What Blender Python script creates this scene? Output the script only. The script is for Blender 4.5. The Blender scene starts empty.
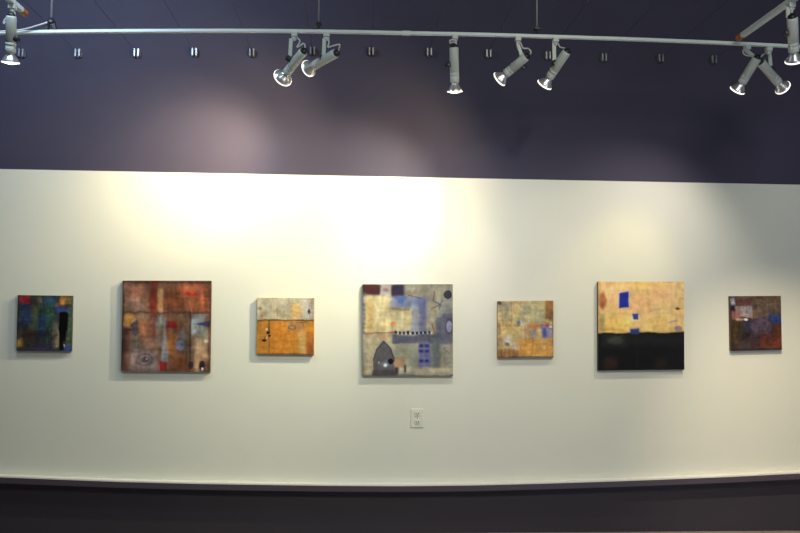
import bpy, bmesh, math, random
import numpy as np
from mathutils import Vector, Matrix

scene = bpy.context.scene
COL = scene.collection
random.seed(4)

# ------------------------------------------------------------------ camera
F = 833.0
CAM = Vector((0.0, -5.662, 1.473))
yaw, pit, rol = -0.05446, 0.05587, -0.00744
R = (Matrix.Rotation(yaw, 3, 'Z') @ Matrix.Rotation(pit, 3, 'X') @ Matrix.Rotation(rol, 3, 'Y'))
cam_data = bpy.data.cameras.new('camera')
cam_data.sensor_width = 36.0
cam_data.lens = F / 800 * 36.0
cam_data.clip_end = 100
cam = bpy.data.objects.new('camera', cam_data)
COL.objects.link(cam)
M = Matrix((R.col[0], R.col[2], -R.col[1])).transposed().to_4x4()
cam.matrix_world = Matrix.Translation(CAM) @ M
scene.camera = cam


def ray(u, v):
    return R @ Vector(((u - 400) / F, 1.0, -(v - 266.5) / F))


def at(u, v, Y=0.0):
    """where the sight line through a photo position meets the vertical plane y = Y"""
    d = ray(u, v)
    return CAM + d * ((Y - CAM.y) / d.y)


def at_z(u, v, Z):
    d = ray(u, v)
    return CAM + d * ((Z - CAM.z) / d.z)


# ------------------------------------------------------------------ materials
def lin(c):
    r = []
    for x in c[:3]:
        x = x / 255.0
        r.append(x / 12.92 if x <= 0.04045 else ((x + 0.055) / 1.055) ** 2.4)
    return tuple(r)


def mat(name, rgb, rough=0.5, metal=0.0, noise=0.0, nscale=40.0, bump=0.0, bscale=200.0, spec=0.5):
    m = bpy.data.materials.new(name)
    m.use_nodes = True
    nt = m.node_tree
    b = nt.nodes['Principled BSDF']
    b.inputs['Base Color'].default_value = (*rgb, 1)
    b.inputs['Roughness'].default_value = rough
    b.inputs['Metallic'].default_value = metal
    b.inputs['Specular IOR Level'].default_value = spec
    tc = nt.nodes.new('ShaderNodeTexCoord')
    if noise > 0:
        n = nt.nodes.new('ShaderNodeTexNoise')
        n.inputs['Scale'].default_value = nscale
        n.inputs['Detail'].default_value = 4
        nt.links.new(tc.outputs['Object'], n.inputs['Vector'])
        mx = nt.nodes.new('ShaderNodeMix')
        mx.data_type = 'RGBA'
        mx.inputs[6].default_value = (*[max(0, c * (1 - noise)) for c in rgb], 1)
        mx.inputs[7].default_value = (*[min(1, c * (1 + noise)) for c in rgb], 1)
        nt.links.new(n.outputs['Fac'], mx.inputs[0])
        nt.links.new(mx.outputs[2], b.inputs['Base Color'])
    if bump > 0:
        n2 = nt.nodes.new('ShaderNodeTexNoise')
        n2.inputs['Scale'].default_value = bscale
        n2.inputs['Detail'].default_value = 3
        nt.links.new(tc.outputs['Object'], n2.inputs['Vector'])
        bp = nt.nodes.new('ShaderNodeBump')
        bp.inputs['Strength'].default_value = bump
        bp.inputs['Distance'].default_value = 0.002
        nt.links.new(n2.outputs['Fac'], bp.inputs['Height'])
        nt.links.new(bp.outputs['Normal'], b.inputs['Normal'])
    return m


def mat_emit(name, rgb, strength, base=(0.9, 0.9, 0.9)):
    m = mat(name, base, 0.2)
    b = m.node_tree.nodes['Principled BSDF']
    b.inputs['Emission Color'].default_value = (*rgb, 1)
    b.inputs['Emission Strength'].default_value = strength
    return m


WHITE_ALB = (0.78, 0.80, 0.72)
M_white = mat('cream_wall_paint', WHITE_ALB, 0.75, noise=0.02, nscale=6, bump=0.12, bscale=140, spec=0.2)
M_dark = mat('slate_purple_paint', (0.058, 0.054, 0.094), 0.7, noise=0.06, nscale=5, bump=0.15, bscale=120, spec=0.25)
M_lower = mat('dark_plum_paint', (0.047, 0.041, 0.054), 0.6, noise=0.06, nscale=5, bump=0.1, bscale=120, spec=0.25)
M_railpaint = mat('plum_rail_paint', (0.075, 0.060, 0.085), 0.5, noise=0.05, nscale=9)
M_cap = mat('cream_rail_edge', (0.90, 0.88, 0.83), 0.5, noise=0.02)
M_ceiling = mat('ceiling_paint', (0.10, 0.10, 0.13), 0.8, noise=0.04)
M_fix = mat('grey_enamel', (0.52, 0.58, 0.56), 0.4, noise=0.03, nscale=30)
M_track = mat('pale_grey_enamel', (0.66, 0.74, 0.76), 0.4, noise=0.03, nscale=20)
M_black = mat('black_plastic', (0.012, 0.012, 0.016), 0.4, noise=0.1)
M_cord = mat('grey_cord', (0.55, 0.55, 0.55), 0.5, noise=0.05)
M_rod = mat('steel_rod', (0.45, 0.48, 0.5), 0.35, 0.6, noise=0.05)
M_chrome = mat('bright_steel', (0.40, 0.41, 0.46), 0.38, 0.7, noise=0.03)
M_hookbase = mat('dark_steel', (0.05, 0.05, 0.07), 0.4, 0.3, noise=0.1)
M_wire = mat('dark_wire', (0.03, 0.035, 0.05), 0.5, noise=0.1)
M_orange = mat('orange_plastic', (0.42, 0.17, 0.03), 0.5, noise=0.15)
M_silver = mat('silvered_glass', (0.85, 0.87, 0.9), 0.28, 0.8, noise=0.02)
M_rim = mat_emit('glowing_glass_rim', (1.0, 0.90, 0.78), 1.6)
M_lens = mat_emit('glowing_lens', (1.0, 0.93, 0.82), 5.0)
M_plate = mat('white_plastic', (0.78, 0.78, 0.70), 0.35, noise=0.02)
M_slot = mat('black_slot', (0.02, 0.02, 0.02), 0.6, noise=0.1)
M_recep = mat('ivory_plastic', (0.74, 0.74, 0.67), 0.35, noise=0.02)

# floor: pale wood-grain planks in a procedural material
M_floor = mat('floor_boards', (0.42, 0.36, 0.33), 0.45)
_nt = M_floor.node_tree
_tc = _nt.nodes.new('ShaderNodeTexCoord')
_br = _nt.nodes.new('ShaderNodeTexBrick')
_br.inputs['Scale'].default_value = 1.0
_br.inputs['Brick Width'].default_value = 1.4
_br.inputs['Row Height'].default_value = 0.12
_br.inputs['Mortar Size'].default_value = 0.003
_br.inputs['Color1'].default_value = (0.44, 0.37, 0.34, 1)
_br.inputs['Color2'].default_value = (0.38, 0.33, 0.30, 1)
_br.inputs['Mortar'].default_value = (0.12, 0.10, 0.09, 1)
_nt.links.new(_tc.outputs['Object'], _br.inputs['Vector'])
_nt.links.new(_br.outputs['Color'], _nt.nodes['Principled BSDF'].inputs['Base Color'])


# ------------------------------------------------------------------ mesh helpers
def link_mesh(name, bm, m, parent=None, smooth=False, origin=None, label=None):
    """ONE mesh object; vertices are given in world space, origin moves the pivot"""
    o_loc = Vector(origin) if origin is not None else Vector((0, 0, 0))
    base = parent.matrix_world.translation.copy() if parent is not None else Vector((0, 0, 0))
    if parent is not None and parent.parent is not None:
        base = parent.location + parent.parent.location
    elif parent is not None:
        base = parent.location.copy()
    if parent is not None:
        o_loc = base
    bmesh.ops.recalc_face_normals(bm, faces=bm.faces[:])
    for v in bm.verts:
        v.co -= o_loc
    me = bpy.data.meshes.new(name)
    bm.to_mesh(me)
    bm.free()
    for mm in (m if isinstance(m, (list, tuple)) else [m]):
        me.materials.append(mm)
    if smooth:
        for p in me.polygons:
            p.use_smooth = True
    o = bpy.data.objects.new(name, me)
    COL.objects.link(o)
    if parent is not None:
        o.parent = parent
        o.location = o_loc - base
    else:
        o.location = o_loc
    if label:
        o['label'] = label
    return o


def thing(name, label, cat, loc, group=None):
    o = bpy.data.objects.new(name, None)
    o.empty_display_size = 0.05
    COL.objects.link(o)
    o.location = loc
    o['label'] = label
    o['category'] = cat
    if group:
        o['group'] = group
    return o


def structure(name, bm, m):
    o = link_mesh(name, bm, m)
    o['kind'] = 'structure'
    return o


def add_box(bm, lo, hi, bevel=0.0):
    lo, hi = Vector(lo), Vector(hi)
    r = bmesh.ops.create_cube(bm, size=1.0)
    vs = r['verts']
    for v in vs:
        v.co = Vector((lo[i] + (v.co[i] + 0.5) * (hi[i] - lo[i]) for i in range(3)))
    if bevel > 0:
        es = list({e for v in vs for e in v.link_edges})
        bmesh.ops.bevel(bm, geom=es, offset=bevel, segments=2, affect='EDGES', profile=0.5)


def frame(d):
    d = d.normalized()
    up = Vector((0, 0, 1)) if abs(d.z) < 0.95 else Vector((0, 1, 0))
    a = d.cross(up).normalized()
    b = a.cross(d).normalized()
    return d, a, b


def add_lathe(bm, origin, axis, prof, seg=32, cap0=True, cap1=True):
    """prof: (distance along axis, radius)"""
    d, a, b = frame(axis)
    rings = []
    for t, r in prof:
        ring = []
        for k in range(seg):
            th = 2 * math.pi * k / seg
            ring.append(bm.verts.new(origin + d * t + (a * math.cos(th) + b * math.sin(th)) * r))
        rings.append(ring)
    for r0, r1 in zip(rings, rings[1:]):
        for k in range(seg):
            bm.faces.new((r0[k], r0[(k + 1) % seg], r1[(k + 1) % seg], r1[k]))
    if cap0:
        bm.faces.new(rings[0])
    if cap1:
        bm.faces.new(rings[-1])


def add_torus(bm, center, axis, R0, r0, seg=36, sub=10):
    d, a, b = frame(axis)
    rings = []
    for k in range(seg):
        th = 2 * math.pi * k / seg
        rad = a * math.cos(th) + b * math.sin(th)
        rings.append([bm.verts.new(center + rad * (R0 + r0 * math.cos(2 * math.pi * j / sub)) + d * (r0 * math.sin(2 * math.pi * j / sub))) for j in range(sub)])
    for k in range(seg):
        A, B = rings[k], rings[(k + 1) % seg]
        for j in range(sub):
            bm.faces.new((A[j], A[(j + 1) % sub], B[(j + 1) % sub], B[j]))


def catmull(pts, n=8):
    P = [pts[0]] + list(pts) + [pts[-1]]
    out = []
    for i in range(1, len(P) - 2):
        p0, p1, p2, p3 = P[i - 1], P[i], P[i + 1], P[i + 2]
        for k in range(n):
            t = k / n
            out.append(0.5 * ((2 * p1) + (p2 - p0) * t + (2 * p0 - 5 * p1 + 4 * p2 - p3) * t * t + (3 * p1 - p0 - 3 * p2 + p3) * t ** 3))
    out.append(P[-2])
    return out


def add_tube(bm, pts, r, seg=10):
    rings = []
    for i, p in enumerate(pts):
        t = (pts[min(i + 1, len(pts) - 1)] - pts[max(i - 1, 0)]).normalized()
        d, a, b = frame(t)
        if rings and prev_a.dot(a) < 0:
            a, b = -a, -b
        # keep frames aligned
        if rings:
            a = (prev_a - t * prev_a.dot(t)).normalized()
            b = t.cross(a)
        prev_a = a
        rings.append([bm.verts.new(p + (a * math.cos(2 * math.pi * k / seg) + b * math.sin(2 * math.pi * k / seg)) * r) for k in range(seg)])
    for A, B in zip(rings, rings[1:]):
        for k in range(seg):
            bm.faces.new((A[k], A[(k + 1) % seg], B[(k + 1) % seg], B[k]))
    bm.faces.new(rings[0])
    bm.faces.new(rings[-1])


def add_sweep_rect(bm, pts, w, h, side=None):
    """rectangular bar along pts; w across (horizontal), h vertical"""
    rings = []
    for i, p in enumerate(pts):
        t = (pts[min(i + 1, len(pts) - 1)] - pts[max(i - 1, 0)]).normalized()
        a = side if side is not None else t.cross(Vector((0, 0, 1))).normalized()
        b = a.cross(t).normalized()
        c = min(w, h) * 0.12
        W, H = w / 2, h / 2
        prof = [(-W + c, -H), (W - c, -H), (W, -H + c), (W, H - c), (W - c, H), (-W + c, H), (-W, H - c), (-W, -H + c)]
        rings.append([bm.verts.new(p + a * x + b * y) for x, y in prof])
    n = 8
    for A, B in zip(rings, rings[1:]):
        for k in range(n):
            bm.faces.new((A[k], A[(k + 1) % n], B[(k + 1) % n], B[k]))
    bm.faces.new(rings[0])
    bm.faces.new(rings[-1])


def add_bar(bm, p0, p1, w, th, wdir):
    """flat bar from p0 to p1, w wide along wdir, th thick"""
    t = (p1 - p0).normalized()
    a = (wdir - t * wdir.dot(t)).normalized()
    b = t.cross(a)
    vs = []
    for p in (p0, p1):
        for x, y in ((-1, -1), (1, -1), (1, 1), (-1, 1)):
            vs.append(bm.verts.new(p + a * (x * w / 2) + b * (y * th / 2)))
    for f in ((0, 1, 2, 3), (7, 6, 5, 4), (0, 4, 5, 1), (1, 5, 6, 2), (2, 6, 7, 3), (3, 7, 4, 0)):
        bm.faces.new([vs[i] for i in f])
    es = list({e for v in vs for e in v.link_edges})
    bmesh.ops.bevel(bm, geom=es, offset=min(w, th) * 0.2, segments=2, affect='EDGES')


# ------------------------------------------------------------------ setting
XL, XR = -4.6, 5.2
CEIL = 3.95
WALL_Y = 0.012          # painted wall; the cream panelled band stands 12 mm proud of it


def lerp_line(xs, zs, x):
    return float(np.interp(x, xs, zs))


top_pts = [at(u, v) for u, v in ((0, 169.0), (400, 176.2), (800, 184.7))]
k_top = (top_pts[2].z - top_pts[0].z) / (top_pts[2].x - top_pts[0].x)


def top_z(x):
    return top_pts[0].z + k_top * (x - top_pts[0].x)


bot_pix = [(0, 475.3), (60, 477.7), (120, 480.0), (200, 482.0), (265, 483.0), (330, 483.9), (400, 484.3), (470, 483.6), (535, 482.0), (600, 480.0), (660, 477.8), (730, 475.0), (800, 471.5)]
bot_pts = [at(u, v - 1.1) for u, v in bot_pix]
bx, bz = [p.x for p in bot_pts], [p.z for p in bot_pts]


def bot_z(x):
    return lerp_line(bx, bz, x)


def ring_panel(bm, lowf, highf, y0, y1, n=60):
    """slab between two edge curves, from y0 (front) to y1 (back)"""
    prev = None
    for i in range(n + 1):
        x = XL + (XR - XL) * i / n
        vs = [bm.verts.new((x, y0, lowf(x))), bm.verts.new((x, y0, highf(x))), bm.verts.new((x, y1, highf(x))), bm.verts.new((x, y1, lowf(x)))]
        if prev:
            for k in range(4):
                bm.faces.new((prev[k], prev[(k + 1) % 4], vs[(k + 1) % 4], vs[k]))
        else:
            bm.faces.new(vs)
        prev = vs
    bm.faces.new(prev)


bm = bmesh.new(); ring_panel(bm, lambda x: top_z(x), lambda x: CEIL, WALL_Y, 0.16)
structure('wall_upper', bm, M_dark)
bm = bmesh.new(); ring_panel(bm, bot_z, top_z, 0.0, 0.16)
structure('wall_middle', bm, M_white)
bm = bmesh.new(); ring_panel(bm, lambda x: -0.02, lambda x: bot_z(x), WALL_Y, 0.16)
structure('wall_lower', bm, M_lower)
# rail under the band: cream top edge over a plum face
bm = bmesh.new(); ring_panel(bm, lambda x: bot_z(x) - 0.008, lambda x: bot_z(x) + 0.001, -0.060, 0.011)
structure('trim_1', bm, M_cap)
bm = bmesh.new(); ring_panel(bm, lambda x: bot_z(x) - 0.046, lambda x: bot_z(x) - 0.0082, -0.058, 0.0115)
structure('trim_2', bm, M_railpaint)
bm = bmesh.new(); add_box(bm, (XL, -9.0, -0.12), (XR, 0.16, -0.004))
structure('floor', bm, M_floor)
bm = bmesh.new(); add_box(bm, (XL, -9.0, CEIL), (XR, 0.16, CEIL + 0.12))
structure('ceiling', bm, M_ceiling)

# ------------------------------------------------------------------ overhead track
TY = -0.95
track_pix = [(-60, 34.3), (0, 33.0), (60, 31.8), (130, 31.2), (200, 30.9), (270, 31.0), (335, 31.8), (406, 33.2),
             (470, 34.4), (540, 36.4), (610, 38.6), (680, 41.2), (740, 43.8), (800, 46.8), (860, 50.0)]
tp = [at(u, v, TY) for u, v in track_pix]


def track_at(u):
    us = [p[0] for p in track_pix]
    return at(u, float(np.interp(u, us, [p[1] for p in track_pix])), TY)


TR = thing('lighting_track', 'long pale grey lighting track hung across the dark upper wall', 'lighting track', tp[7])
for seg_pts in (tp[:8], tp[7:]):
    bm = bmesh.new(); add_sweep_rect(bm, catmull(seg_pts, 5), 0.024, 0.0185)
    link_mesh('rail', bm, M_track, TR)
bm = bmesh.new()
d = (tp[8] - tp[6]).normalized()
add_bar(bm, tp[7] - d * 0.025, tp[7] + d * 0.03, 0.029, 0.0225, Vector((0, 1, 0)))
link_mesh('joint_connector', bm, M_track, TR)

# hangers
for u, vb, lab, big in ((51, 17.5, 'thin hanger rod with black forked clamp near the left end of the track', True),
                   (318.5, 22.5, 'thin hanger rod with small black clamp above the tilted pair of spotlights left of centre', False),
                   (537, 27.0, 'thin hanger rod with small black clamp between two spotlights right of centre', False)):
    p = track_at(u)
    th_ = thing('track_hanger', lab, 'hanger rod', (p.x, p.y, CEIL), 'rods holding up the track')
    bm = bmesh.new(); add_tube(bm, [Vector((p.x, p.y, CEIL)), Vector((p.x, p.y, p.z + 0.042))], 0.0045 if not big else 0.006)
    link_mesh('rod', bm, M_rod, th_, True)
    bm = bmesh.new()
    z0 = p.z + 0.0093
    if big:
        add_lathe(bm, Vector((p.x, p.y, z0 + 0.036)), Vector((0, 0, 1)), [(0, 0.020), (0.006, 0.023), (0.016, 0.022), (0.036, 0.008)], 20)
        for s in (-1, 1):
            add_bar(bm, Vector((p.x + s * 0.014, p.y, z0 + 0.038)), Vector((p.x + s * 0.026, p.y, z0 - 0.001)), 0.015, 0.026, Vector((1, 0, 0)))
    else:
        add_box(bm, (p.x - 0.018, p.y - 0.019, z0 + 0.026), (p.x + 0.018, p.y + 0.019, z0 + 0.042), 0.003)
        add_tube(bm, [Vector((p.x, p.y, z0 - 0.001)), Vector((p.x, p.y, z0 + 0.03))], 0.006)
    link_mesh('clamp', bm, M_black, th_)

# loose feed cord running from the left hanger to the side track's spotlight
bm = bmesh.new()
cp = [at(u, v, TY - 0.024) for u, v in ((47.5, 22.2), (43, 23.8), (36, 26.0), (26, 28.8), (12, 30.8), (-6, 31.6))]
add_tube(bm, catmull(cp, 8), 0.0042)
o = link_mesh('feed_cord', bm, M_cord, None, True, origin=cp[0])
o['label'] = 'thin pale cord drooping from the forked clamp along the left end of the track'
o['category'] = 'cord'

# side tracks running away from the wall towards the viewer
ZT = tp[7].z
side_specs = ((24.0, 12.6, 'pale side track with orange end pointing at the wall, top left corner', -1),
              (739.5, 37.5, 'pale side track with orange end pointing at the wall, top right corner', 1))
SIDE = {}
for u, v, lab, s in side_specs:
    e = at_z(u, v, ZT + (0.0 if s > 0 else 0.02))
    SIDE[s] = e
    r_ = thing('side_track', lab, 'lighting track', e, 'side tracks at right angles to the wall')
    bm = bmesh.new(); add_sweep_rect(bm, [e + Vector((0, -0.045, 0)), e + Vector((0, -1.0, 0)), e + Vector((0, -3.6, 0))], 0.032, 0.028)
    link_mesh('rail', bm, M_track, r_)
    bm = bmesh.new(); add_bar(bm, e + Vector((0, -0.05, 0)), e + Vector((0, 0.02, 0)), 0.036, 0.032, Vector((1, 0, 0)))
    link_mesh('end_cap', bm, M_orange, r_, label='orange end cap')
    for k in (1.6, 3.2):
        bm = bmesh.new(); add_tube(bm, [e + Vector((0, -k, 0.01)), Vector((e.x, e.y - k, CEIL))], 0.005)
        link_mesh('hanger_rod', bm, M_rod, r_, True)

# ------------------------------------------------------------------ spotlights
BODY_R, BODY_L = 0.0265, 0.200


def spot_lamp(name, loc, target, cone, rgb, soft):
    ld = bpy.data.lights.new(name, 'SPOT')
    e = max(rgb)
    ld.energy = e * 100.0
    ld.color = tuple(c / e for c in rgb)
    ld.spot_size = math.radians(cone)
    ld.spot_blend = 1.0
    ld.shadow_soft_size = soft
    lo = bpy.data.objects.new(name, ld)
    COL.objects.link(lo)
    lo.location = loc
    lo.rotation_euler = (target - loc).normalized().to_track_quat('-Z', 'Y').to_euler()
    return lo


def spotlight(label, hang, stem0, stem1, knob, mid, target, cord, Y, beams, body_l=BODY_L, bulb_r=0.046):
    """hang: point under the rail; stem0/stem1/knob/mid: photo positions at depth Y; target: world point the lamp faces"""
    root = thing('track_spotlight', label, 'spotlight', hang, 'spotlights on the tracks')
    # adapter
    bm = bmesh.new()
    add_box(bm, hang + Vector((-0.017, -0.019, -0.024)), hang + Vector((0.017, 0.019, 0.001)), 0.003)
    add_lathe(bm, hang + Vector((0, 0, -0.024)), Vector((0, 0, -1)), [(0, 0.013), (0.012, 0.013), (0.018, 0.009)], 18)
    link_mesh('adapter', bm, M_fix, root)
    s0, s1, kn, c = (at(*q, Y) for q in (stem0, stem1, knob, mid))
    d = (target - c).normalized()
    rear = c - d * (body_l / 2)
    # stem
    bm = bmesh.new()
    add_bar(bm, hang + Vector((0, 0, -0.03)), s0, 0.016, 0.010, Vector((0, 1, 0)))
    add_bar(bm, s0 + (s0 - s1).normalized() * 0.006, s1, 0.021, 0.010, Vector((1, 0, 0)))
    link_mesh('stem', bm, M_fix, root)
    # body: cylindrical lamp holder with a stepped collar and black back cap
    bm = bmesh.new()
    Rb, L = BODY_R, body_l
    add_lathe(bm, rear, d, [(0.0, Rb * 0.80), (0.004, Rb * 0.96), (0.012, Rb), (L * 0.70, Rb), (L * 0.705, Rb * 0.95), (L * 0.72, Rb * 0.95), (L * 0.725, Rb),
                            (L * 0.80, Rb), (L * 0.805, Rb * 0.95), (L * 0.82, Rb * 0.95), (L * 0.825, Rb), (L * 0.985, Rb), (L, Rb * 0.92)], 36)
    body = link_mesh('lamp_holder', bm, M_fix, root, True)
    bm = bmesh.new()
    add_lathe(bm, rear, -d, [(0, Rb * 0.82), (0.008, Rb * 0.80), (0.013, Rb * 0.6), (0.022, 0.007)], 24)
    link_mesh('back_cap', bm, M_black, root, True)
    # knob: pivots between stem and holder
    t_ = (kn - rear).dot(d)
    foot = rear + d * min(max(t_, 0.02), L - 0.02)
    kd = (foot - kn)
    if kd.length < 0.02:
        kd = Vector((0, 1, 0))
    bm = bmesh.new()
    kd.normalize()
    add_lathe(bm, kn - Vector((0, 0.014, 0)), Vector((0, 1, 0)), [(0, 0.013), (0.003, 0.017), (0.024, 0.017), (0.027, 0.013)], 18)
    add_tube(bm, [kn, foot - (foot - kn).normalized() * (Rb * 0.8)] if (foot - kn).length > Rb else [kn, kn + kd * 0.02], 0.008)
    link_mesh('knob', bm, M_black, root, True, label='black tilt knob')
    # reflector bulb
    n0 = rear + d * (L - 0.004)
    bl = 0.054
    bm = bmesh.new()
    add_lathe(bm, n0, d, [(0, 0.018), (0.009, 0.019), (0.017, 0.024), (0.027, bulb_r * 0.68), (0.038, bulb_r * 0.86), (0.048, bulb_r * 0.97), (bl, bulb_r)], 40, True, False)
    bulb = link_mesh('reflector_bulb', bm, M_silver, root, True, label='silvered reflector bulb')
    bm = bmesh.new()
    add_torus(bm, n0 + d * bl, d, bulb_r - 0.002, 0.0042)
    link_mesh('glass_rim', bm, M_rim, bulb, True)
    bm = bmesh.new()
    add_lathe(bm, n0 + d * (bl - 0.001), d, [(0, bulb_r - 0.003), (0.004, bulb_r * 0.85), (0.008, bulb_r * 0.6), (0.0105, bulb_r * 0.3), (0.0115, 0.002)], 40, False, True)
    link_mesh('lens', bm, M_lens, bulb, True, label='glowing front lens')
    # supply cord looping from the adapter to the back cap
    bm = bmesh.new()
    pts = [hang + Vector((0.012, -0.012, -0.03))] + [at(*q, Y - 0.012) for q in cord] + [rear - d * 0.018]
    add_tube(bm, catmull(pts, 7), 0.0042)
    link_mesh('supply_cord', bm, M_cord, root, True)
    # the lamp's own light
    lp = n0 + d * (bl + 0.03)
    for (tu, tv), cn, rgb in beams:
        lo = spot_lamp('lamp_or_fill_beam', lp, at(tu, tv), cn, rgb, 0.035)
    return root


def under(u):
    return track_at(u) + Vector((0, 0, -0.0093))


# each reflector lamp: hot core and wider spill, as (aim in the photo, cone angle, colour and strength)
LAMPS = [
    [((203, 172), 65, (0.27, 0.25, 0.22)), ((185, 207), 100, (0.28, 0.29, 0.24))],
    [((188, 158), 64, (0.80, 0.54, 0.23)), ((200, 152), 42, (0.60, 0.42, 0.18)), ((215, 142), 112, (0.32, 0.23, 0.12))],
    [((460, 300), 45, (0.17, 0.12, 0.12)), ((460, 300), 120, (0.22, 0.20, 0.20))],
    [((310, 240), 70, (1.60, 1.42, 0.95)), ((350, 186), 60, (0.26, 0.18, 0.08)), ((340, 190), 120, (0.34, 0.25, 0.13))],
    [((400, 297), 60, (0.18, 0.20, 0.13))],
    [((612, 297), 45, (0.27, 0.22, 0.08)), ((612, 294), 98, (0.36, 0.31, 0.27))],
    [((900, 220), 120, (0.03, 0.03, 0.03))],
    [((2, 350), 50, (0.03, 0.03, 0.025))],
    [((818, 525), 58, (1.80, 1.46, 0.96))],
]


def lamp(k):
    return dict(beams=LAMPS[k])


spotlight('spotlight tilted down to the left, left one of the close pair, with wide glowing rim',
          under(294.5), (291, 39.5), (290, 56.5), (288.3, 58.5), (295.0, 62.2), at(205, 176), ((300, 41), (297, 47), (300, 46), (303, 43.5), (305, 45)), Y=TY, bulb_r=0.056, **lamp(0))
spotlight('spotlight lying almost level facing left, right one of the close pair, cord looped behind',
          under(326.5), (324.3, 39.5), (323.6, 56.5), (322.3, 58.5), (324.8, 59.5), at(205, 126), ((329, 43), (328, 47), (334, 45.5), (339.5, 44.5), (339, 49)), Y=TY, bulb_r=0.048, **lamp(1))
spotlight('spotlight hanging nearly straight down on its own just right of the track joint',
          under(455), (455.0, 40), (455.0, 46), (448.2, 65), (454.3, 65), at(460, 330, -0.5), ((450.5, 40), (450.2, 43), (452, 42)), Y=TY, bulb_r=0.043, **lamp(2))
spotlight('spotlight slanting down to the left beside the hanger rod, its stem bent at an angle',
          under(518), (518.2, 45), (522, 57), (523.5, 67.5), (516, 65.2), at(340, 214), ((523, 48), (528, 48.5), (530.5, 51), (530.5, 54)), Y=TY, body_l=0.158, **lamp(3))
spotlight('spotlight slanting down to the left, black knob facing out, just right of the hanger rod',
          under(555.5), (554, 42), (554.3, 60), (554.6, 63.5), (558, 64.7), at(427, 258), ((560, 47), (564, 48), (567, 50)), Y=TY, body_l=0.182, **lamp(4))
spotlight('spotlight leaning down to the left, front one of the crossed pair near the right end',
          under(747), (746.2, 50.5), (753.5, 56), (756, 60), (749.4, 70.6), at(632, 262), ((743.5, 50), (744, 54), (750, 56)), Y=TY, body_l=0.165, bulb_r=0.044, **lamp(5))
spotlight('spotlight leaning down to the right, rear one of the crossed pair near the right end',
          under(769.5) + Vector((0, 0.012, 0)), (769.3, 52), (770.6, 66), (771.3, 70), (769.6, 72.6), at(920, 245), ((764, 54), (761, 57)), Y=TY + 0.062, **lamp(6))


def on_side(s, u, v):
    """point under a side track whose sight line passes the given photo column"""
    e = SIDE[s]
    d_ = ray(u, v)
    t = (e.x - CAM.x) / d_.x
    y = (CAM + d_ * t).y
    return Vector((e.x, y, e.z - 0.014))


h = on_side(-1, 12.5, 8)
spotlight('spotlight hanging straight down from the left side track, cut by the left edge',
          h, (13, 12), (15, 22), (16.6, 39), (11, 34.5), at(6, 330, -0.75), ((9, 16), (4.5, 20), (4, 24), (7, 20)), Y=h.y, body_l=0.19, bulb_r=0.044, **lamp(7))
h = on_side(1, 791, 3)
spotlight('spotlight hanging straight down from the right side track, cut by the right edge',
          h, (788, 8), (788, 18), (787.2, 33), (793, 34.8), at(806, 330, -0.6), ((792, 10), (792, 14), (789, 16)), Y=h.y, body_l=0.182, bulb_r=0.043, **lamp(8))

# ------------------------------------------------------------------ wall hooks with tensioned wires
hook_pix = [(22.5, 54.5), (78.8, 54.5), (137.5, 54.3), (195.2, 53.6), (252.3, 54.0), (312.6, 52.4), (371.2, 53.0), (429.0, 53.6), (488.0, 55.0), (547.2, 57.0), (603.0, 59.0), (659.5, 59.6), (712.5, 61.0)]
hook_lab = ['steel wall hook at the left end of the row, behind the left corner spotlight',
            'second steel wall hook from the left, below and right of the forked clamp',
            'third steel wall hook from the left, above and right of the dark blue-green painting',
            'fourth steel wall hook from the left, above the right edge of the large rust-brown painting',
            'fifth steel wall hook from the left, just left of the tilted spotlight pair',
            'steel wall hook seen between the two spotlights of the tilted pair',
            'steel wall hook alone above the left edge of the large grey arch painting',
            'steel wall hook just left of the straight hanging spotlight',
            'steel wall hook between the straight hanging spotlight and the bent-stem spotlight',
            'steel wall hook half behind the black-knobbed spotlight right of centre',
            'steel wall hook first to the right of the black-knobbed spotlight',
            'second steel wall hook from the right, above the large yellow and black painting',
            'steel wall hook at the right end of the row, left of the crossed spotlights']
for (u, v), lab in zip(hook_pix, hook_lab):
    p = at(u, v, WALL_Y)
    r_ = thing('wall_hook', lab, 'hook', p, 'steel hooks in a row on the upper wall')
    bm = bmesh.new()
    add_lathe(bm, p + Vector((0, 0.0, 0)), Vector((0, -1, 0)), [(0, 0.030), (0.004, 0.030), (0.008, 0.027)], 24)
    link_mesh('base_plate', bm, M_hookbase, r_)
    for s in (-1, 1):
        bm = bmesh.new()
        x = p.x + s * 0.0125
        add_bar(bm, Vector((x, p.y - 0.022, p.z + 0.030)), Vector((x, p.y - 0.022, p.z - 0.022)), 0.010, 0.028, Vector((1, 0, 0)))
        link_mesh('prong', bm, M_chrome, r_)
    bm = bmesh.new()
    add_tube(bm, [p + Vector((0, -0.004, 0.006)), p + Vector((0, -0.6, 0.010)), p + Vector((0, -3.0, 0.012)), p + Vector((0, -8.9, 0.010))], 0.0012, 8)
    link_mesh('wire', bm, M_wire, r_)

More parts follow.
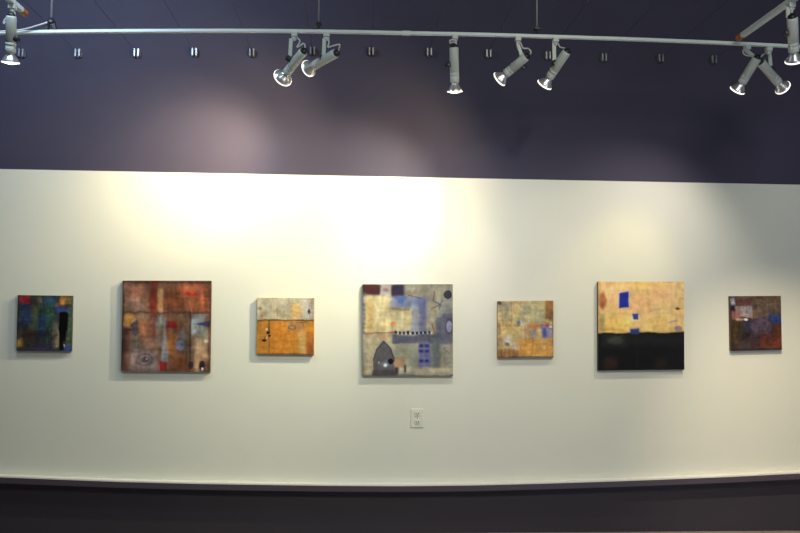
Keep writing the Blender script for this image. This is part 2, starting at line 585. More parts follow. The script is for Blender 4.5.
# ------------------------------------------------------------------ wall outlet
c = at(417.2, 418.0)
r_ = thing('wall_outlet', 'small white electrical outlet low on the cream wall below the grey arch painting', 'outlet', c)
bm = bmesh.new(); add_box(bm, c + Vector((-0.044, -0.007, -0.062)), c + Vector((0.044, 0.0, 0.062)), 0.003)
pl = link_mesh('cover_plate', bm, M_plate, r_)
for s in (1, -1):
    bm = bmesh.new()
    q = c + Vector((0, -0.007, s * 0.028))
    add_box(bm, q + Vector((-0.020, -0.0035, -0.017)), q + Vector((0.020, 0.001, 0.017)), 0.003)
    rc = link_mesh('receptacle', bm, M_recep, r_)
    bm = bmesh.new()
    for dx in (-0.008, 0.008):
        add_box(bm, q + Vector((dx - 0.002, -0.0042, -0.004)), q + Vector((dx + 0.002, -0.002, 0.008)))
    add_box(bm, q + Vector((-0.003, -0.0042, -0.012)), q + Vector((0.003, -0.002, -0.007)))
    link_mesh('slots', bm, M_slot, rc, label='dark plug slots')
bm = bmesh.new(); add_lathe(bm, c + Vector((0, -0.006, 0)), Vector((0, -1, 0)), [(0, 0.004), (0.0025, 0.0035)], 12)
link_mesh('screw', bm, M_chrome, r_)


# ------------------------------------------------------------------ paintings
def vnoise(n, cells, rng, ax=1.0, ay=1.0):
    cx, cy = max(2, int(cells * ax)), max(2, int(cells * ay))
    g = rng.random((cy + 2, cx + 2))
    xs = np.linspace(0, cx, n); ys = np.linspace(0, cy, n)
    xi = np.minimum(xs.astype(int), cx); yi = np.minimum(ys.astype(int), cy)
    fx = xs - xi; fy = ys - yi
    fx = fx * fx * (3 - 2 * fx); fy = fy * fy * (3 - 2 * fy)
    a = g[np.ix_(yi, xi)]; b = g[np.ix_(yi, xi + 1)]; c_ = g[np.ix_(yi + 1, xi)]; d_ = g[np.ix_(yi + 1, xi + 1)]
    return (a * (1 - fx) + b * fx) * (1 - fy)[:, None] + (c_ * (1 - fx) + d_ * fx) * fy[:, None]


class Canvas:
    def __init__(self, n, base, seed):
        self.n = n
        self.rng = np.random.default_rng(seed)
        self.a = np.ones((n, n, 3)) * np.array(base, float)
        t = np.linspace(0, 100, n)
        self.X, self.Y = np.meshgrid(t, t)
        # wobble so that edges look hand painted
        self.wx = (vnoise(n, 14, self.rng) - 0.5) * 2.2
        self.wy = (vnoise(n, 14, self.rng) - 0.5) * 2.2

    def _mix(self, m, c, al):
        m = np.clip(m, 0, 1)[..., None] * al
        self.a = self.a * (1 - m) + np.array(c, float) * m

    def rect(self, x0, x1, y0, y1, c, al=0.9, s=1.2, w=1.0):
        X, Y = self.X + self.wx * w, self.Y + self.wy * w
        f = lambda v: 1 / (1 + np.exp(-np.clip(v / (s * 0.28), -40, 40)))
        self._mix(f(X - x0) * f(x1 - X) * f(Y - y0) * f(y1 - Y), c, al)

    def ell(self, cx, cy, rx, ry, c, al=0.9, s=0.15, w=0.6):
        X, Y = self.X + self.wx * w, self.Y + self.wy * w
        r = np.sqrt(((X - cx) / rx) ** 2 + ((Y - cy) / ry) ** 2)
        self._mix((1 - r) / s + 0.5, c, al)

    def ring(self, cx, cy, rx, ry, th, c, al=0.8):
        X, Y = self.X + self.wx * 0.5, self.Y + self.wy * 0.5
        r = np.sqrt(((X - cx) / rx) ** 2 + ((Y - cy) / ry) ** 2)
        self._mix(1 - np.abs(r - 1) / th, c, al)

    def poly(self, pts, c, al=0.9, s=1.0):
        X, Y = self.X + self.wx * 0.6, self.Y + self.wy * 0.6
        m = np.ones_like(X) * 1e9
        cx = sum(p[0] for p in pts) / len(pts); cy = sum(p[1] for p in pts) / len(pts)
        for (ax, ay), (bx_, by_) in zip(pts, pts[1:] + pts[:1]):
            nx, ny = -(by_ - ay), (bx_ - ax)
            l = math.hypot(nx, ny)
            sg = 1 if (cx - ax) * nx + (cy - ay) * ny > 0 else -1
            m = np.minimum(m, ((X - ax) * nx + (Y - ay) * ny) / l * sg)
        self._mix(m / s + 0.5, c, al)

    def line(self, x0, y0, x1, y1, w, c, al=0.8):
        X, Y = self.X + self.wx * 0.4, self.Y + self.wy * 0.4
        dx, dy = x1 - x0, y1 - y0
        t = np.clip(((X - x0) * dx + (Y - y0) * dy) / (dx * dx + dy * dy), 0, 1)
        dd = np.hypot(X - x0 - t * dx, Y - y0 - t * dy)
        self._mix(1.2 - dd / w, c, al)

    def mottle(self, amt=0.12, grey=0.10):
        n, r = self.n, self.rng
        self.a += (self.a.mean(axis=2, keepdims=True) - self.a) * grey
        f = (vnoise(n, 7, r) - 0.5) + 0.8 * (vnoise(n, 18, r) - 0.5) + 0.5 * (vnoise(n, 34, r, 1, 0.4) - 0.5) + 0.5 * (vnoise(n, 30, r, 0.3, 1) - 0.5)
        self.a *= (1 + amt * 2 * f)[..., None]
        f2 = (vnoise(n, 42, r) - 0.5) + 0.7 * (vnoise(n, 26, r, 0.25, 1.6) - 0.5) + 0.7 * (vnoise(n, 26, r, 1.6, 0.25) - 0.5)
        self.a *= (1 + amt * 1.5 * f2)[..., None]
        tint = (vnoise(n, 9, r) - 0.5) * 2
        self.a[..., 0] *= 1 + amt * 0.35 * tint
        self.a[..., 2] *= 1 - amt * 0.5 * tint
        self.a = np.clip(self.a, 2, 255)


def p_blue():
    c = Canvas(90, (36, 42, 42), 1)
    c.rect(5, 28, 17, 52, (28, 42, 70), s=6); c.rect(28, 40, 12, 72, (52, 60, 40), s=6); c.rect(37, 45, 0, 14, (82, 70, 52), s=4)
    c.rect(50, 70, 1, 20, (32, 64, 82), s=5); c.rect(44, 70, 22, 60, (34, 62, 44), s=8); c.rect(40, 53, 35, 76, (22, 44, 80), s=6)
    c.rect(56, 66, 20, 40, (40, 78, 60), .7, s=4); c.rect(70, 78, 12, 20, (110, 80, 60), .7, s=3)
    c.rect(5, 38, 62, 96, (50, 34, 30), .8, s=8); c.rect(1, 10, 60, 82, (70, 55, 45), .6, s=4); c.rect(0, 10, 80, 93, (150, 112, 30), s=4)
    c.rect(28, 72, 87, 99, (46, 36, 60), .8, s=5); c.rect(55, 72, 60, 88, (48, 58, 46), .7, s=6); c.rect(66, 78, 48, 96, (88, 80, 60), .7, s=3)
    c.rect(3, 23, 0, 15, (132, 18, 30), s=1.5); c.rect(78, 100, 0, 16, (112, 90, 42), s=4); c.rect(78, 87, 5, 17, (176, 98, 28), s=3)
    c.rect(90, 100, 16, 45, (46, 66, 62), .8, s=4); c.rect(92, 99, 40, 92, (62, 78, 50), s=3); c.rect(70, 92, 20, 32, (36, 46, 100), s=4)
    c.rect(84, 100, 88, 100, (36, 54, 110), s=4); c.rect(73, 78, 60, 92, (120, 100, 72), .7, s=2)
    c.rect(77, 93, 30, 62, (6, 6, 8), 1, s=1.2); c.rect(78, 90, 58, 82, (6, 6, 8), 1, s=1.2); c.rect(79, 86, 80, 98, (8, 8, 12), 1, s=1.5)
    c.ell(88, 90, 1.6, 3, (160, 150, 140)); c.ell(74, 91, 1.4, 2.5, (140, 110, 90))
    c.mottle(.16, .22); return c


def p_rust():
    c = Canvas(120, (116, 78, 54), 2)
    c.rect(3, 30, 4, 30, (142, 92, 68), s=5); c.rect(3, 26, 18, 33, (124, 100, 84), .7, s=6); c.rect(47, 70, 4, 34, (112, 60, 32), s=5); c.rect(68, 90, 0, 16, (172, 84, 48), s=4)
    c.rect(72, 88, 17, 34, (150, 78, 44), .8, s=4); c.rect(70, 88, 13.5, 17, (160, 40, 28), s=2); c.rect(88, 92, 0, 36, (186, 84, 42), s=2); c.rect(92, 100, 2, 36, (128, 62, 36), s=3)
    c.rect(0, 100, 0, 3, (72, 42, 34), .8); c.rect(22, 48, 3, 7, (96, 72, 62), .6, s=3)
    c.rect(31, 40, 0, 48, (112, 38, 26), s=2); c.rect(40, 46.5, 8, 36, (176, 122, 72), s=2)
    c.rect(2, 14, 36, 50, (182, 132, 58), s=3); c.rect(14, 32, 36, 46, (150, 118, 84), .8, s=5); c.rect(20, 36, 44, 74, (172, 104, 62), s=6); c.rect(8, 22, 60, 80, (128, 96, 72), s=6)
    c.poly([(10, 48), (17, 43), (20, 58), (15, 62)], (70, 62, 70)); c.rect(2, 12, 53, 55.5, (60, 34, 40), .8)
    c.rect(33, 39, 46, 64, (122, 42, 34), s=3); c.rect(36, 48, 40, 74, (132, 112, 92), .7, s=5)
    c.rect(9, 20, 62, 78, (120, 108, 92), .8, s=4); c.rect(22, 32, 50, 62, (196, 126, 84), .7, s=4); c.rect(26, 34, 62, 78, (150, 116, 92), .8, s=4); c.rect(40, 47, 36, 56, (120, 124, 110), .8, s=3); c.poly([(48, 46), (57, 96), (43, 96)], (150, 144, 138), .95, 3); c.rect(50, 62, 56, 82, (160, 92, 36), .85, s=5); c.rect(56, 70, 40, 60, (112, 66, 36), .7, s=5)
    c.poly([(48, 60), (53, 94), (45, 94)], (120, 128, 140), .8, 2); c.rect(51, 61.5, 45, 53, (124, 20, 22), s=1.5)
    c.rect(63, 75, 56, 68, (86, 84, 88), .8, s=4); c.ell(66, 71, 5, 5.5, (108, 112, 138)); c.rect(62, 72, 36, 44, (132, 96, 62), .8, s=3); c.rect(80, 97, 36, 41, (150, 140, 122), .7, s=3); c.rect(70, 77, 50, 88, (84, 66, 50), s=3)
    c.rect(78, 93, 38, 60, (128, 136, 130), s=4); c.rect(78, 81, 42, 60, (150, 190, 190), .6, s=2); c.poly([(82, 48), (100, 44), (100, 51)], (58, 46, 86)); c.rect(82, 98, 58, 86, (168, 136, 100), s=5)
    c.rect(88, 99, 52, 64, (140, 140, 110), .7, s=4); c.ell(96, 66, 3, 2, (215, 190, 160), .8, .5)
    c.line(77, 34, 77, 92, 1.2, (54, 40, 38)); c.line(75, 22, 80, 40, .8, (150, 110, 80), .6)
    c.rect(0, 8, 52, 100, (74, 40, 32), s=3); c.rect(4, 8, 60, 98, (110, 70, 56), .6, s=1.5); c.rect(9, 42, 78, 99, (150, 124, 112), s=5)
    c.ring(26, 87, 9, 6, .3, (92, 72, 68), .6); c.ell(27, 87, 4, 3.4, (92, 70, 66)); c.ell(28, 86, 1.2, 1.2, (190, 150, 120))
    c.rect(52, 76, 82, 100, (112, 62, 34), s=4); c.rect(42.5, 51, 88.5, 99, (142, 22, 20), s=1.5)
    c.rect(82, 88, 84, 100, (190, 150, 100), .7, s=2); c.ell(78, 93, 3, 4.5, (50, 30, 36)); c.ell(91, 93, 3.4, 5, (34, 28, 40)); c.ell(91.5, 97, 1.4, 1.6, (225, 215, 205))
    c.rect(0, 100, 34, 36.2, (84, 52, 42), .85); c.rect(0, 1.6, 0, 100, (60, 34, 30), .8); c.rect(98.4, 100, 0, 100, (70, 40, 34), .6)
    c.mottle(.14, .16); return c


def p_orange():
    c = Canvas(90, (206, 130, 40), 3)
    c.rect(-5, 105, -5, 39, (204, 188, 146), 1, s=1); c.rect(0, 58, 3, 16, (214, 200, 158), .7, s=6); c.rect(14, 56, 14, 36, (184, 168, 128), .6, s=8); c.rect(58, 78, 10, 38, (214, 172, 100), .9, s=5)
    c.rect(79, 100, 4, 38, (206, 196, 172), .8, s=4); c.ell(91, 24, 2.6, 4.2, (46, 38, 34)); c.line(91, 10, 92, 36, .8, (120, 105, 85), .6); c.ell(5, 19, 3, 3, (150, 110, 66), .7, .8); c.ell(8, 32, 3, 2.4, (150, 92, 54), .8, .8)
    c.line(30, 26, 35, 18, .8, (150, 130, 96)); c.line(35, 18, 36, 30, .8, (150, 130, 96)); c.rect(2, 22, 26, 38, (176, 150, 116), .6, s=5); c.rect(94, 100, 0, 38, (120, 100, 86), .5, s=3)
    c.rect(-5, 22, 41, 105, (190, 122, 38), .9, s=2); c.rect(26, 54, 44, 96, (214, 130, 38), .8, s=8); c.line(21.5, 41, 22.5, 100, .9, (128, 74, 30)); c.line(20, 41, 21, 60, .7, (80, 50, 30))
    c.rect(55, 72, 43, 57, (176, 132, 92), .8, s=2); c.ring(62, 52, 6, 3.6, .3, (96, 66, 56)); c.rect(72, 84, 43, 58, (190, 140, 84), .7, s=4); c.line(68, 44, 86, 43, .8, (110, 76, 50)); c.line(80, 43, 82, 52, .7, (110, 76, 50))
    c.rect(73, 86, 60, 99, (206, 164, 92), .9, s=4); c.rect(89, 100, 60, 82, (190, 110, 42), .8, s=3); c.rect(88, 100, 80, 100, (146, 76, 34), .85, s=4)
    c.ell(17, 56, 2, 2.6, (225, 205, 165)); c.ell(19, 62, 2.6, 2.6, (24, 18, 18)); c.ell(22, 67.5, 2.8, 2.4, (20, 16, 16)); c.ell(13, 75.5, 4, 2.2, (22, 18, 18)); c.ell(17.5, 70, 1.6, 3, (220, 180, 110), .8); c.line(21, 52, 22.5, 64, .9, (40, 30, 26)); c.line(16, 67, 10, 78, .8, (60, 36, 22))
    c.rect(-5, 105, 38.4, 41, (104, 72, 40), .9, s=.8); c.rect(-5, 105, 98.4, 105, (100, 60, 30), .7)
    c.mottle(.07); return c


def p_arch():
    c = Canvas(120, (168, 156, 124), 4)
    c.rect(45, 105, -5, 36, (150, 144, 120), s=4); c.rect(0, 20, 0, 12.5, (60, 28, 34), s=2); c.rect(3, 12, 2, 8, (90, 34, 36), .6, s=3); c.rect(20, 32, 0, 13, (184, 168, 160), s=2); c.rect(24, 29, 4, 8, (120, 60, 60), .5, s=2); c.rect(32, 46, 0, 15, (34, 28, 56), s=2)
    c.rect(46, 70, 8, 14, (130, 120, 100), .7, s=3); c.rect(0, 5, 10, 55, (120, 122, 128), .8, s=2)
    c.rect(31, 72, 14, 26, (124, 130, 152), s=3); c.poly([(36, 14), (48, 14), (44, 22), (40, 20)], (66, 92, 162), .8, 3); c.rect(56, 71, 16, 22, (110, 116, 150), .8, s=3); c.rect(61.5, 70.5, 16, 56, (108, 108, 140), s=2.5)
    c.rect(53, 62, 24, 54, (152, 154, 160), s=2.5); c.rect(32, 54, 27, 51, (212, 190, 130), s=1.5); c.rect(33, 52, 26.5, 28.5, (120, 90, 60), .6)
    c.rect(72, 84, 20, 48, (176, 164, 124), .8, s=4); c.rect(84, 100, 16, 33, (140, 138, 124), .7, s=4)
    c.rect(3, 31, 14, 53, (224, 200, 138), 1, s=2.5, w=1.4); c.rect(4, 12, 18, 52, (214, 170, 92), .7, s=4); c.rect(13, 18, 16, 40, (236, 214, 160), .6, s=3)
    for k in range(7):
        c.rect(0, 3, 22 + k * 5, 24.4 + k * 5, (70, 80, 110), .7, s=1)
    c.ell(33, 44, 3.2, 2.6, (226, 124, 60)); c.ell(94, 11.5, 4.6, 5, (46, 46, 54), 1); c.ring(94, 11.5, 2.2, 2.4, .4, (84, 84, 92), .5)
    c.line(80, 8, 78, 18, .8, (110, 70, 60)); c.line(78, 18, 86, 22, .8, (90, 76, 66)); c.line(86, 22, 76, 27, .8, (90, 76, 66)); c.line(50, 12, 66, 16, .8, (100, 80, 66)); c.line(88, 18, 84, 28, .7, (90, 70, 60)); c.line(77, 44, 80, 54, .8, (150, 70, 60))
    c.rect(0, 34, 55, 105, (190, 174, 134), s=2); c.rect(20, 28, 56, 60, (214, 150, 100), .8, s=3); c.line(0, 54, 35, 52.5, .9, (156, 92, 76)); c.rect(0, 3, 60, 105, (140, 130, 112), .6, s=2); c.rect(5, 9, 58, 98, (206, 186, 140), .6, s=3)
    c.rect(81, 105, 36, 66, (100, 98, 108), s=2); c.poly([(81, 40), (90, 32), (100, 32), (100, 40)], (104, 102, 112), .9); c.ell(96, 46, 3, 6, (178, 172, 196)); c.ring(96, 46, 4.4, 7.5, .2, (70, 68, 80), .6)
    c.rect(33, 84, 55.5, 64.5, (96, 96, 106), 1, s=1.5)
    for k in range(9):
        c.ell(36.5 + k * 4.7, 53, 1.5, 1.8, (30, 28, 62)); c.ell(38.8 + k * 4.7, 53.6, .9, 1.2, (220, 214, 200), .8)
    c.rect(35, 62, 65.5, 92, (174, 164, 126), s=2.5); c.rect(52, 62, 70, 92, (146, 148, 126), .8, s=4)
    c.rect(62, 75.5, 64, 92, (104, 106, 146), s=2)
    for y in (68, 73.5, 84.5):
        c.rect(63, 67.4, y - 1.5, y + 1.5, (36, 38, 116), s=1); c.rect(69, 73.6, y - 1.5, y + 1.5, (40, 44, 120), s=1)
    c.rect(76, 87, 60, 92, (108, 114, 110), s=3); c.rect(86, 105, 66, 92, (158, 150, 122), s=3); c.ring(94, 80, 4, 7, .2, (120, 118, 100), .6); c.line(90, 70, 96, 76, .8, (110, 110, 96))
    c.rect(35, 47, 82, 92, (190, 130, 80), .8, s=3); c.rect(40, 105, 91, 100, (198, 182, 142), s=2); c.rect(36, 39.5, 91, 99, (50, 40, 44), s=1.5); c.rect(45.6, 48, 89, 97, (50, 42, 46), s=1.2); c.rect(50, 98, 96, 98, (150, 140, 116), .6)
    c.poly([(11, 103), (12, 82), (16, 70), (23.5, 62), (31, 70), (35, 82), (36, 103)], (104, 96, 94), 1, 1.2); c.line(12, 84, 16, 71, .9, (66, 58, 60), .7); c.line(16, 71, 23.5, 62.5, .9, (66, 58, 60), .7); c.line(23.5, 62.5, 31, 71, .9, (66, 58, 60), .7); c.line(31, 71, 35, 84, .9, (66, 58, 60), .7); c.ell(25, 87, 4.5, 4, (120, 124, 124), .8, .5); c.ell(25, 88.5, 2, 2, (220, 224, 220)); c.ell(18, 86, 1, 1.6, (180, 180, 176)); c.ell(31, 84.5, 3.2, 3.2, (26, 22, 26), 1); c.rect(11, 37, 94, 100, (74, 66, 66), .7, s=2)
    c.rect(-5, 105, 98.6, 105, (90, 84, 76), .7)
    c.mottle(.08); return c


def p_tan():
    c = Canvas(90, (192, 166, 108), 5)
    c.rect(38, 86, 2, 40, (182, 170, 122), s=5); c.rect(0, 26, 0, 16, (158, 148, 116), s=4); c.ell(3, 3, 4, 4, (70, 60, 60), .9, .6); c.rect(86, 100, -5, 32, (146, 98, 50), s=3); c.rect(92, 100, 18, 36, (112, 78, 58), .8, s=3); c.rect(70, 84, 8, 20, (200, 182, 122), .8, s=3); c.line(74, 18, 82, 18, .8, (110, 92, 64))
    for x in (8, 16, 24):
        c.line(x, 2, x + 1, 42, .6, (120, 108, 84), .5)
    for y in (17, 26, 34):
        c.line(2, y, 26, y - 1, .6, (124, 110, 84), .5)
    c.rect(10, 22, 20, 34, (172, 160, 122), .7, s=3); c.rect(4, 40, 40, 60, (206, 174, 106), s=4); c.rect(0, 4, 38, 60, (120, 96, 70), .7, s=3); c.rect(28, 58, 24, 40, (190, 176, 122), .7, s=4)
    c.rect(54, 90, 41, 49, (176, 108, 64), .9, s=4); c.rect(48, 62, 50, 64, (186, 140, 92), .8, s=4); c.ell(42, 39, 8, 5, (176, 178, 160), .9, .4); c.ell(37.5, 39.5, 3, 4.5, (92, 104, 112), .8, .6)
    c.rect(78, 100, 42, 66, (128, 122, 156), s=3); c.rect(80, 87, 48, 65, (66, 72, 150), s=3); c.ell(95, 46, 3, 2.4, (214, 206, 210)); c.rect(86, 92, 38, 46, (170, 90, 64), .8, s=2); c.rect(58, 70, 50, 68, (118, 112, 118), .8, s=4); c.ell(46, 66, 5, 5, (168, 160, 140), .8, .5)
    c.rect(38, 100, 66, 98, (200, 138, 60), s=5); c.rect(42, 58, 74, 96, (206, 150, 70), .7, s=5); c.rect(76, 92, 70, 90, (190, 148, 84), .7, s=5); c.line(63, 66, 62, 90, .9, (150, 100, 60)); c.line(72, 66, 74, 80, .7, (160, 110, 60), .6)
    c.rect(10, 24, 62, 78, (196, 188, 172), s=3); c.rect(12, 20, 73, 79, (92, 88, 96), .9, s=2); c.rect(24, 34, 74, 89, (206, 176, 148), .9, s=3); c.rect(0, 12, 60, 82, (176, 140, 96), .7, s=4); c.rect(-5, 38, 85, 105, (150, 104, 58), .9, s=4)
    for x in (6, 13, 20, 28):
        c.line(x, 84, x + 1, 99, .8, (96, 66, 46), .6)
    c.rect(-5, 105, 97.6, 105, (92, 70, 52), .8); c.rect(98.4, 105, 30, 105, (120, 84, 52), .6)
    c.mottle(.085); return c


def p_yellow():
    c = Canvas(120, (236, 190, 112), 6)
    c.rect(4, 34, 0, 26, (238, 184, 128), .8, s=10); c.rect(34, 66, 16, 44, (236, 178, 124), .8, s=12); c.rect(64, 100, 2, 40, (232, 192, 124), .8, s=12); c.rect(4, 40, 40, 56, (242, 196, 96), .8, s=8); c.rect(60, 88, 6, 24, (228, 170, 124), .6, s=8)
    c.rect(48, 84, 40, 57, (246, 200, 110), .7, s=8)
    c.ell(5, 22, 4.4, 10, (190, 104, 60), .9, .5); c.ell(4.5, 26, 2.5, 4, (150, 80, 56), .7, .6); c.rect(2, 7, 36, 56, (160, 152, 94), .8, s=3); c.rect(4, 30, 52.5, 55, (206, 150, 60), .8, s=2); c.rect(0, 2.4, 0, 57, (190, 140, 80), .7)
    c.rect(22.4, 38, 10.4, 31.5, (196, 172, 150), .8, s=2); c.poly([(25, 13), (35, 11.6), (36.2, 29.2), (24.4, 30.4)], (28, 42, 152), 1, 1.2)
    c.rect(37.6, 48.6, 35, 44.6, (214, 190, 150), .8, s=1.5); c.poly([(40, 36.4), (46.6, 36), (46, 43.2), (40.6, 43.2)], (52, 58, 134), 1, 1.2); c.rect(36, 49, 51.6, 60, (150, 130, 110), .6, s=2); c.poly([(37, 53.6), (47.2, 53), (47, 59.6), (38, 59.8)], (46, 62, 140), 1, 1.2)
    c.ell(92.5, 31, 2.6, 1.8, (88, 66, 62)); c.line(88, 30, 97, 31, .5, (140, 108, 80), .6); c.rect(82, 92, 42, 49, (206, 178, 138), .7, s=3); c.line(82, 47, 91, 44, .8, (140, 122, 96), .7); c.ell(93.5, 53.4, 4.6, 3.4, (142, 122, 124), .9, .5); c.ell(72, 16, 4, 3, (206, 160, 110), .7, .6)
    c.ell(14, 8, 3, 2, (240, 206, 150), .7, .6); c.line(60, 34, 74, 30, .7, (214, 160, 100), .6); c.line(52, 10, 58, 26, .7, (216, 166, 104), .6)
    c.rect(-5, 105, 57.6, 105, (17, 17, 18), 1, s=1); c.poly([(37, 56), (47.2, 56), (47, 59.8), (38, 60.2)], (44, 58, 130), 1, 1.2)
    c.rect(3, 34, 59, 74, (34, 36, 32), .8, s=4); c.ell(20, 66, 9, 5, (60, 62, 48), .8, .6); c.line(12, 68, 28, 61, 1.2, (70, 70, 54), .6); c.rect(34, 100, 60, 72, (30, 32, 30), .8, s=6); c.rect(6, 22, 86, 98, (62, 36, 26), .8, s=5); c.rect(66, 80, 88, 98, (46, 36, 24), .7, s=5); c.line(46, 76, 44, 98, 1, (36, 30, 26), .7)
    c.mottle(.06); return c


def p_mauve():
    c = Canvas(90, (60, 46, 42), 7)
    c.rect(14, 105, -5, 42, (96, 76, 58), s=4); c.rect(46, 96, 8, 30, (102, 82, 60), .8, s=8); c.rect(12, 44, 4, 18, (92, 56, 48), s=4); c.rect(0, 9, 3, 20, (164, 154, 152), s=3); c.rect(0, 9, 17, 26, (24, 18, 36), s=2.5)
    c.rect(10, 43, 18, 38, (160, 140, 138), s=3); c.rect(28, 43, 22, 40, (132, 124, 124), .8, s=3); c.rect(43, 52, 16, 26, (60, 56, 60), .8, s=4); c.rect(2, 19, 27, 43, (150, 98, 86), s=3); c.rect(44, 60, 30, 42, (100, 72, 56), .8, s=4); c.line(20, 38, 42, 42, 1, (50, 40, 44))
    c.rect(22, 44, 44, 66, (44, 44, 64), s=5); c.rect(74, 105, 34, 51, (42, 58, 116), s=4); c.rect(58, 76, 40, 46, (66, 64, 92), .8, s=4); c.ell(61, 57, 22, 16, (78, 64, 82), .9, .25); c.ring(61, 57, 22, 16, .12, (48, 38, 56), .5)
    c.rect(-5, 24, 45, 92, (62, 46, 24), s=5); c.rect(6, 12, 50, 96, (84, 62, 30), .6, s=3); c.line(17, 44, 18, 60, 1, (36, 26, 20)); c.rect(58, 105, 70, 98, (92, 44, 30), s=6); c.rect(84, 100, 54, 96, (98, 48, 30), .8, s=5); c.rect(40, 58, 72, 96, (56, 38, 40), .8, s=5); c.rect(14, 36, 80, 98, (66, 52, 50), .8, s=5); c.rect(22, 38, 66, 80, (36, 28, 28), .8, s=4)
    c.rect(10, 28, 41, 44, (188, 160, 126), .9, s=2); c.ell(30.5, 43.4, 3.8, 2.2, (238, 222, 200)); c.rect(-5, 105, 97.5, 105, (40, 26, 26), .7)
    c.mottle(.13); return c


def side_mat(i, rgb):
    return mat('panel_edge_%s' % 'abcdefg'[i], rgb, 0.6, noise=0.2, nscale=25)


PAINT = [  # corners TL TR BR BL, painter, wall colour beside it, edge colour, label, gain
    ([(17.7, 295.1), (72, 295.8), (70.8, 351.3), (16.3, 350.8)], p_blue, (150, 156, 138), (60, 55, 45), 'small dark blue-green abstract painting with a red corner and a black figure', (0.72, 0.77, 0.70)),
    ([(122.6, 280.6), (211, 280.8), (209.8, 372), (121, 371.4)], p_rust, (224, 226, 202), (70, 40, 30), 'large rust-brown abstract painting, first big square from the left', (1.08, 1.14, 1.18)),
    ([(257.4, 297.7), (314.2, 298), (313.8, 354.6), (256.5, 354.2)], p_orange, (232, 234, 208), (170, 140, 90), 'small painting with cream upper band and bright orange lower half', (0.97, 1.02, 1.03)),
    ([(362.6, 284.2), (452.8, 284.2), (453, 376), (362.6, 375.8)], p_arch, (240, 240, 216), (150, 145, 130), 'large grey and cream abstract painting with a slate arch and blue ladder marks', (0.98, 1.04, 1.1)),
    ([(497.8, 301.2), (553.4, 300.6), (553.5, 357.5), (497.8, 358)], p_tan, (218, 216, 194), (150, 120, 80), 'small mottled tan and ochre painting with a blue patch at its right', (1.04, 1.04, 1.0)),
    ([(598.3, 281.6), (683.8, 281.6), (684.4, 369.6), (598.3, 370.6)], p_yellow, (222, 216, 192), (60, 45, 35), 'large painting with peach-yellow upper field, blue rectangles and black lower third', (1.04, 1.02, 0.98)),
    ([(730.2, 296.2), (780.8, 295.9), (781.9, 349.8), (731.2, 351.0)], p_mauve, (180, 176, 154), (75, 55, 50), 'small dark brown and mauve painting, last on the right', (0.66, 0.65, 0.63)),
]
M_paint = bpy.data.materials.new('painted_surface')
M_paint.use_nodes = True
_nt = M_paint.node_tree
_b = _nt.nodes['Principled BSDF']
_b.inputs['Roughness'].default_value = 0.55
_b.inputs['Specular IOR Level'].default_value = 0.12
_at = _nt.nodes.new('ShaderNodeAttribute'); _at.attribute_name = 'paint'
_tc = _nt.nodes.new('ShaderNodeTexCoord')
_no = _nt.nodes.new('ShaderNodeTexNoise'); _no.inputs['Scale'].default_value = 90; _no.inputs['Detail'].default_value = 5
_bp = _nt.nodes.new('ShaderNodeBump'); _bp.inputs['Strength'].default_value = 0.25; _bp.inputs['Distance'].default_value = 0.002
_nt.links.new(_tc.outputs['Object'], _no.inputs['Vector'])
_nt.links.new(_no.outputs['Fac'], _bp.inputs['Height'])
_nt.links.new(_bp.outputs['Normal'], _b.inputs['Normal'])
_nt.links.new(_at.outputs['Color'], _b.inputs['Base Color'])

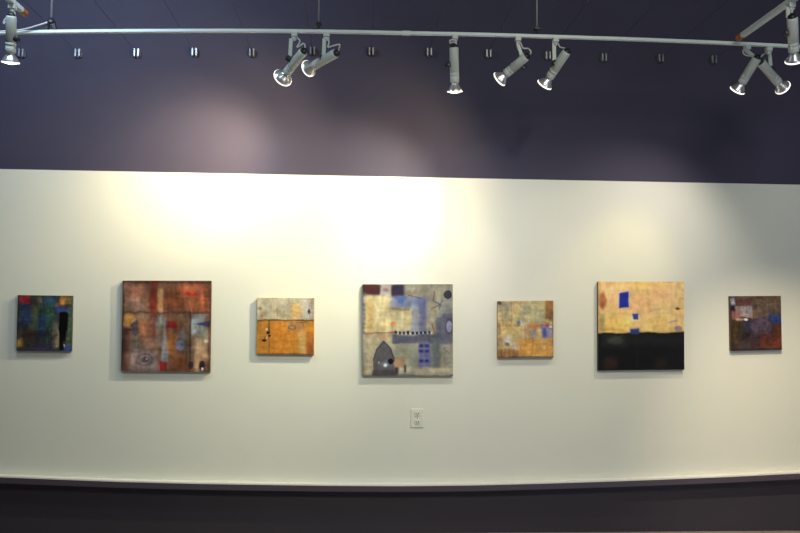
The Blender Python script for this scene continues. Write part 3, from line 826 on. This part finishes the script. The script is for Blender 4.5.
DEPTH = 0.030
for i, (pix, fn, wcol, edge, lab, gain) in enumerate(PAINT):
    TL, TRc, BR, BL = (at(u, v, -DEPTH) for u, v in pix)
    root = thing('painting', lab, 'painting', ((BL + BR) / 2) + Vector((0, DEPTH, 0)), 'seven abstract paintings hung in a row')
    root.empty_display_size = 0.06
    cv = fn()
    n = cv.n
    alb = cv.a / 255.0
    alb = np.where(alb <= 0.04045, alb / 12.92, ((alb + 0.055) / 1.055) ** 2.4)
    ref = np.array(lin(wcol)) / np.array(WHITE_ALB)
    alb = np.clip(alb / ref * np.array(gain), 0.003, 0.92)
    bm = bmesh.new()
    grid = []
    for r in range(n):
        t = r / (n - 1)
        a, b = TL.lerp(BL, t), TRc.lerp(BR, t)
        grid.append([bm.verts.new(a.lerp(b, q / (n - 1))) for q in range(n)])
    for r in range(n - 1):
        for q in range(n - 1):
            bm.faces.new((grid[r][q], grid[r + 1][q], grid[r + 1][q + 1], grid[r][q + 1]))
    # turn the edge of the paint film back over the panel
    back = Vector((0, 0.002, 0))
    rim = [grid[0][q] for q in range(n)] + [grid[r][n - 1] for r in range(1, n)] + [grid[n - 1][q] for q in range(n - 2, -1, -1)] + [grid[r][0] for r in range(n - 2, 0, -1)]
    rb = [bm.verts.new(v.co + back) for v in rim]
    for k in range(len(rim)):
        bm.faces.new((rim[k], rim[(k + 1) % len(rim)], rb[(k + 1) % len(rim)], rb[k]))
    cols = np.ones((n * n + len(rim), 4))
    cols[:n * n, :3] = alb.reshape(-1, 3)
    idx = [(0, q) for q in range(n)] + [(r, n - 1) for r in range(1, n)] + [(n - 1, q) for q in range(n - 2, -1, -1)] + [(r, 0) for r in range(n - 2, 0, -1)]
    for k, (r, q) in enumerate(idx):
        cols[n * n + k, :3] = alb[r, q]
    o = link_mesh('painted_face', bm, M_paint, root)
    ca = o.data.color_attributes.new('paint', 'FLOAT_COLOR', 'POINT')
    ca.data.foreach_set('color', cols.astype(np.float32).ravel())
    # cradle behind the face
    bm = bmesh.new()
    f = [v + Vector((0, 0.002, 0)) for v in (TL, TRc, BR, BL)]
    bk = [v + Vector((0, DEPTH + 0.001, 0)) for v in (TL, TRc, BR, BL)]
    vs = [bm.verts.new(v) for v in f + bk]
    for q in ((0, 1, 2, 3), (7, 6, 5, 4), (0, 4, 5, 1), (1, 5, 6, 2), (2, 6, 7, 3), (3, 7, 4, 0)):
        bm.faces.new([vs[k] for k in q])
    link_mesh('panel_edge', bm, side_mat(i, lin(edge)), root)

# ------------------------------------------------------------------ world light and added fill lights
w = bpy.data.worlds.new('world')
scene.world = w
w.use_nodes = True
bg = w.node_tree.nodes['Background']
bg.inputs['Color'].default_value = (0.80, 0.95, 1.0, 1)
bg.inputs['Strength'].default_value = 0.02


def area(name, loc, target, size, energy, color, size_y=None):
    ld = bpy.data.lights.new(name, 'AREA')
    ld.shape = 'RECTANGLE'
    ld.size = size
    ld.size_y = size_y or size
    ld.energy = energy
    ld.color = color
    o = bpy.data.objects.new(name, ld)
    COL.objects.link(o)
    o.location = loc
    o.rotation_euler = (Vector(target) - Vector(loc)).normalized().to_track_quat('-Z', 'Y').to_euler()
    
    return o


area('fill_upper_left', (-1.8, -1.6, 3.85), (-1.75, 0, 3.2), 0.8, 40, (0.66, 0.84, 1.0))  # added cool fill for the upper left wall, no known skylight
area('fill_overhead', (1.5, -4.6, 3.8), (0.4, 0, 1.5), 1.2, 71, (1.0, 1.0, 0.82))  # broad fill added overhead to lift the whole wall, not a fixture
area('fill_right', (4.2, -6.0, 1.2), (2.5, 0, 0.8), 1.6, 50, (0.72, 0.80, 1.0))  # unseen cool fill added from the right, no known window
# added out-of-frame spots that brighten the lower part of the cream band
spot_lamp('lamp_or_fill_beam', Vector((1.2, -4.4, 3.7)), at(500, 400), 52, (1.25, 1.13, 0.80), 0.06)
spot_lamp('lamp_or_fill_beam', Vector((0.2, -4.4, 3.7)), at(370, 365), 42, (0.78, 0.78, 0.64), 0.06)
spot_lamp('lamp_or_fill_beam', Vector((-0.9, -4.4, 3.7)), at(215, 345), 46, (0.50, 0.53, 0.44), 0.06)

# ------------------------------------------------------------------ colour management
vs_ = scene.view_settings
scene.display_settings.display_device = 'sRGB'
vs_.view_transform = 'Standard'
vs_.look = 'None'
vs_.exposure = 0.0
vs_.gamma = 1.0
vs_.use_curve_mapping = False
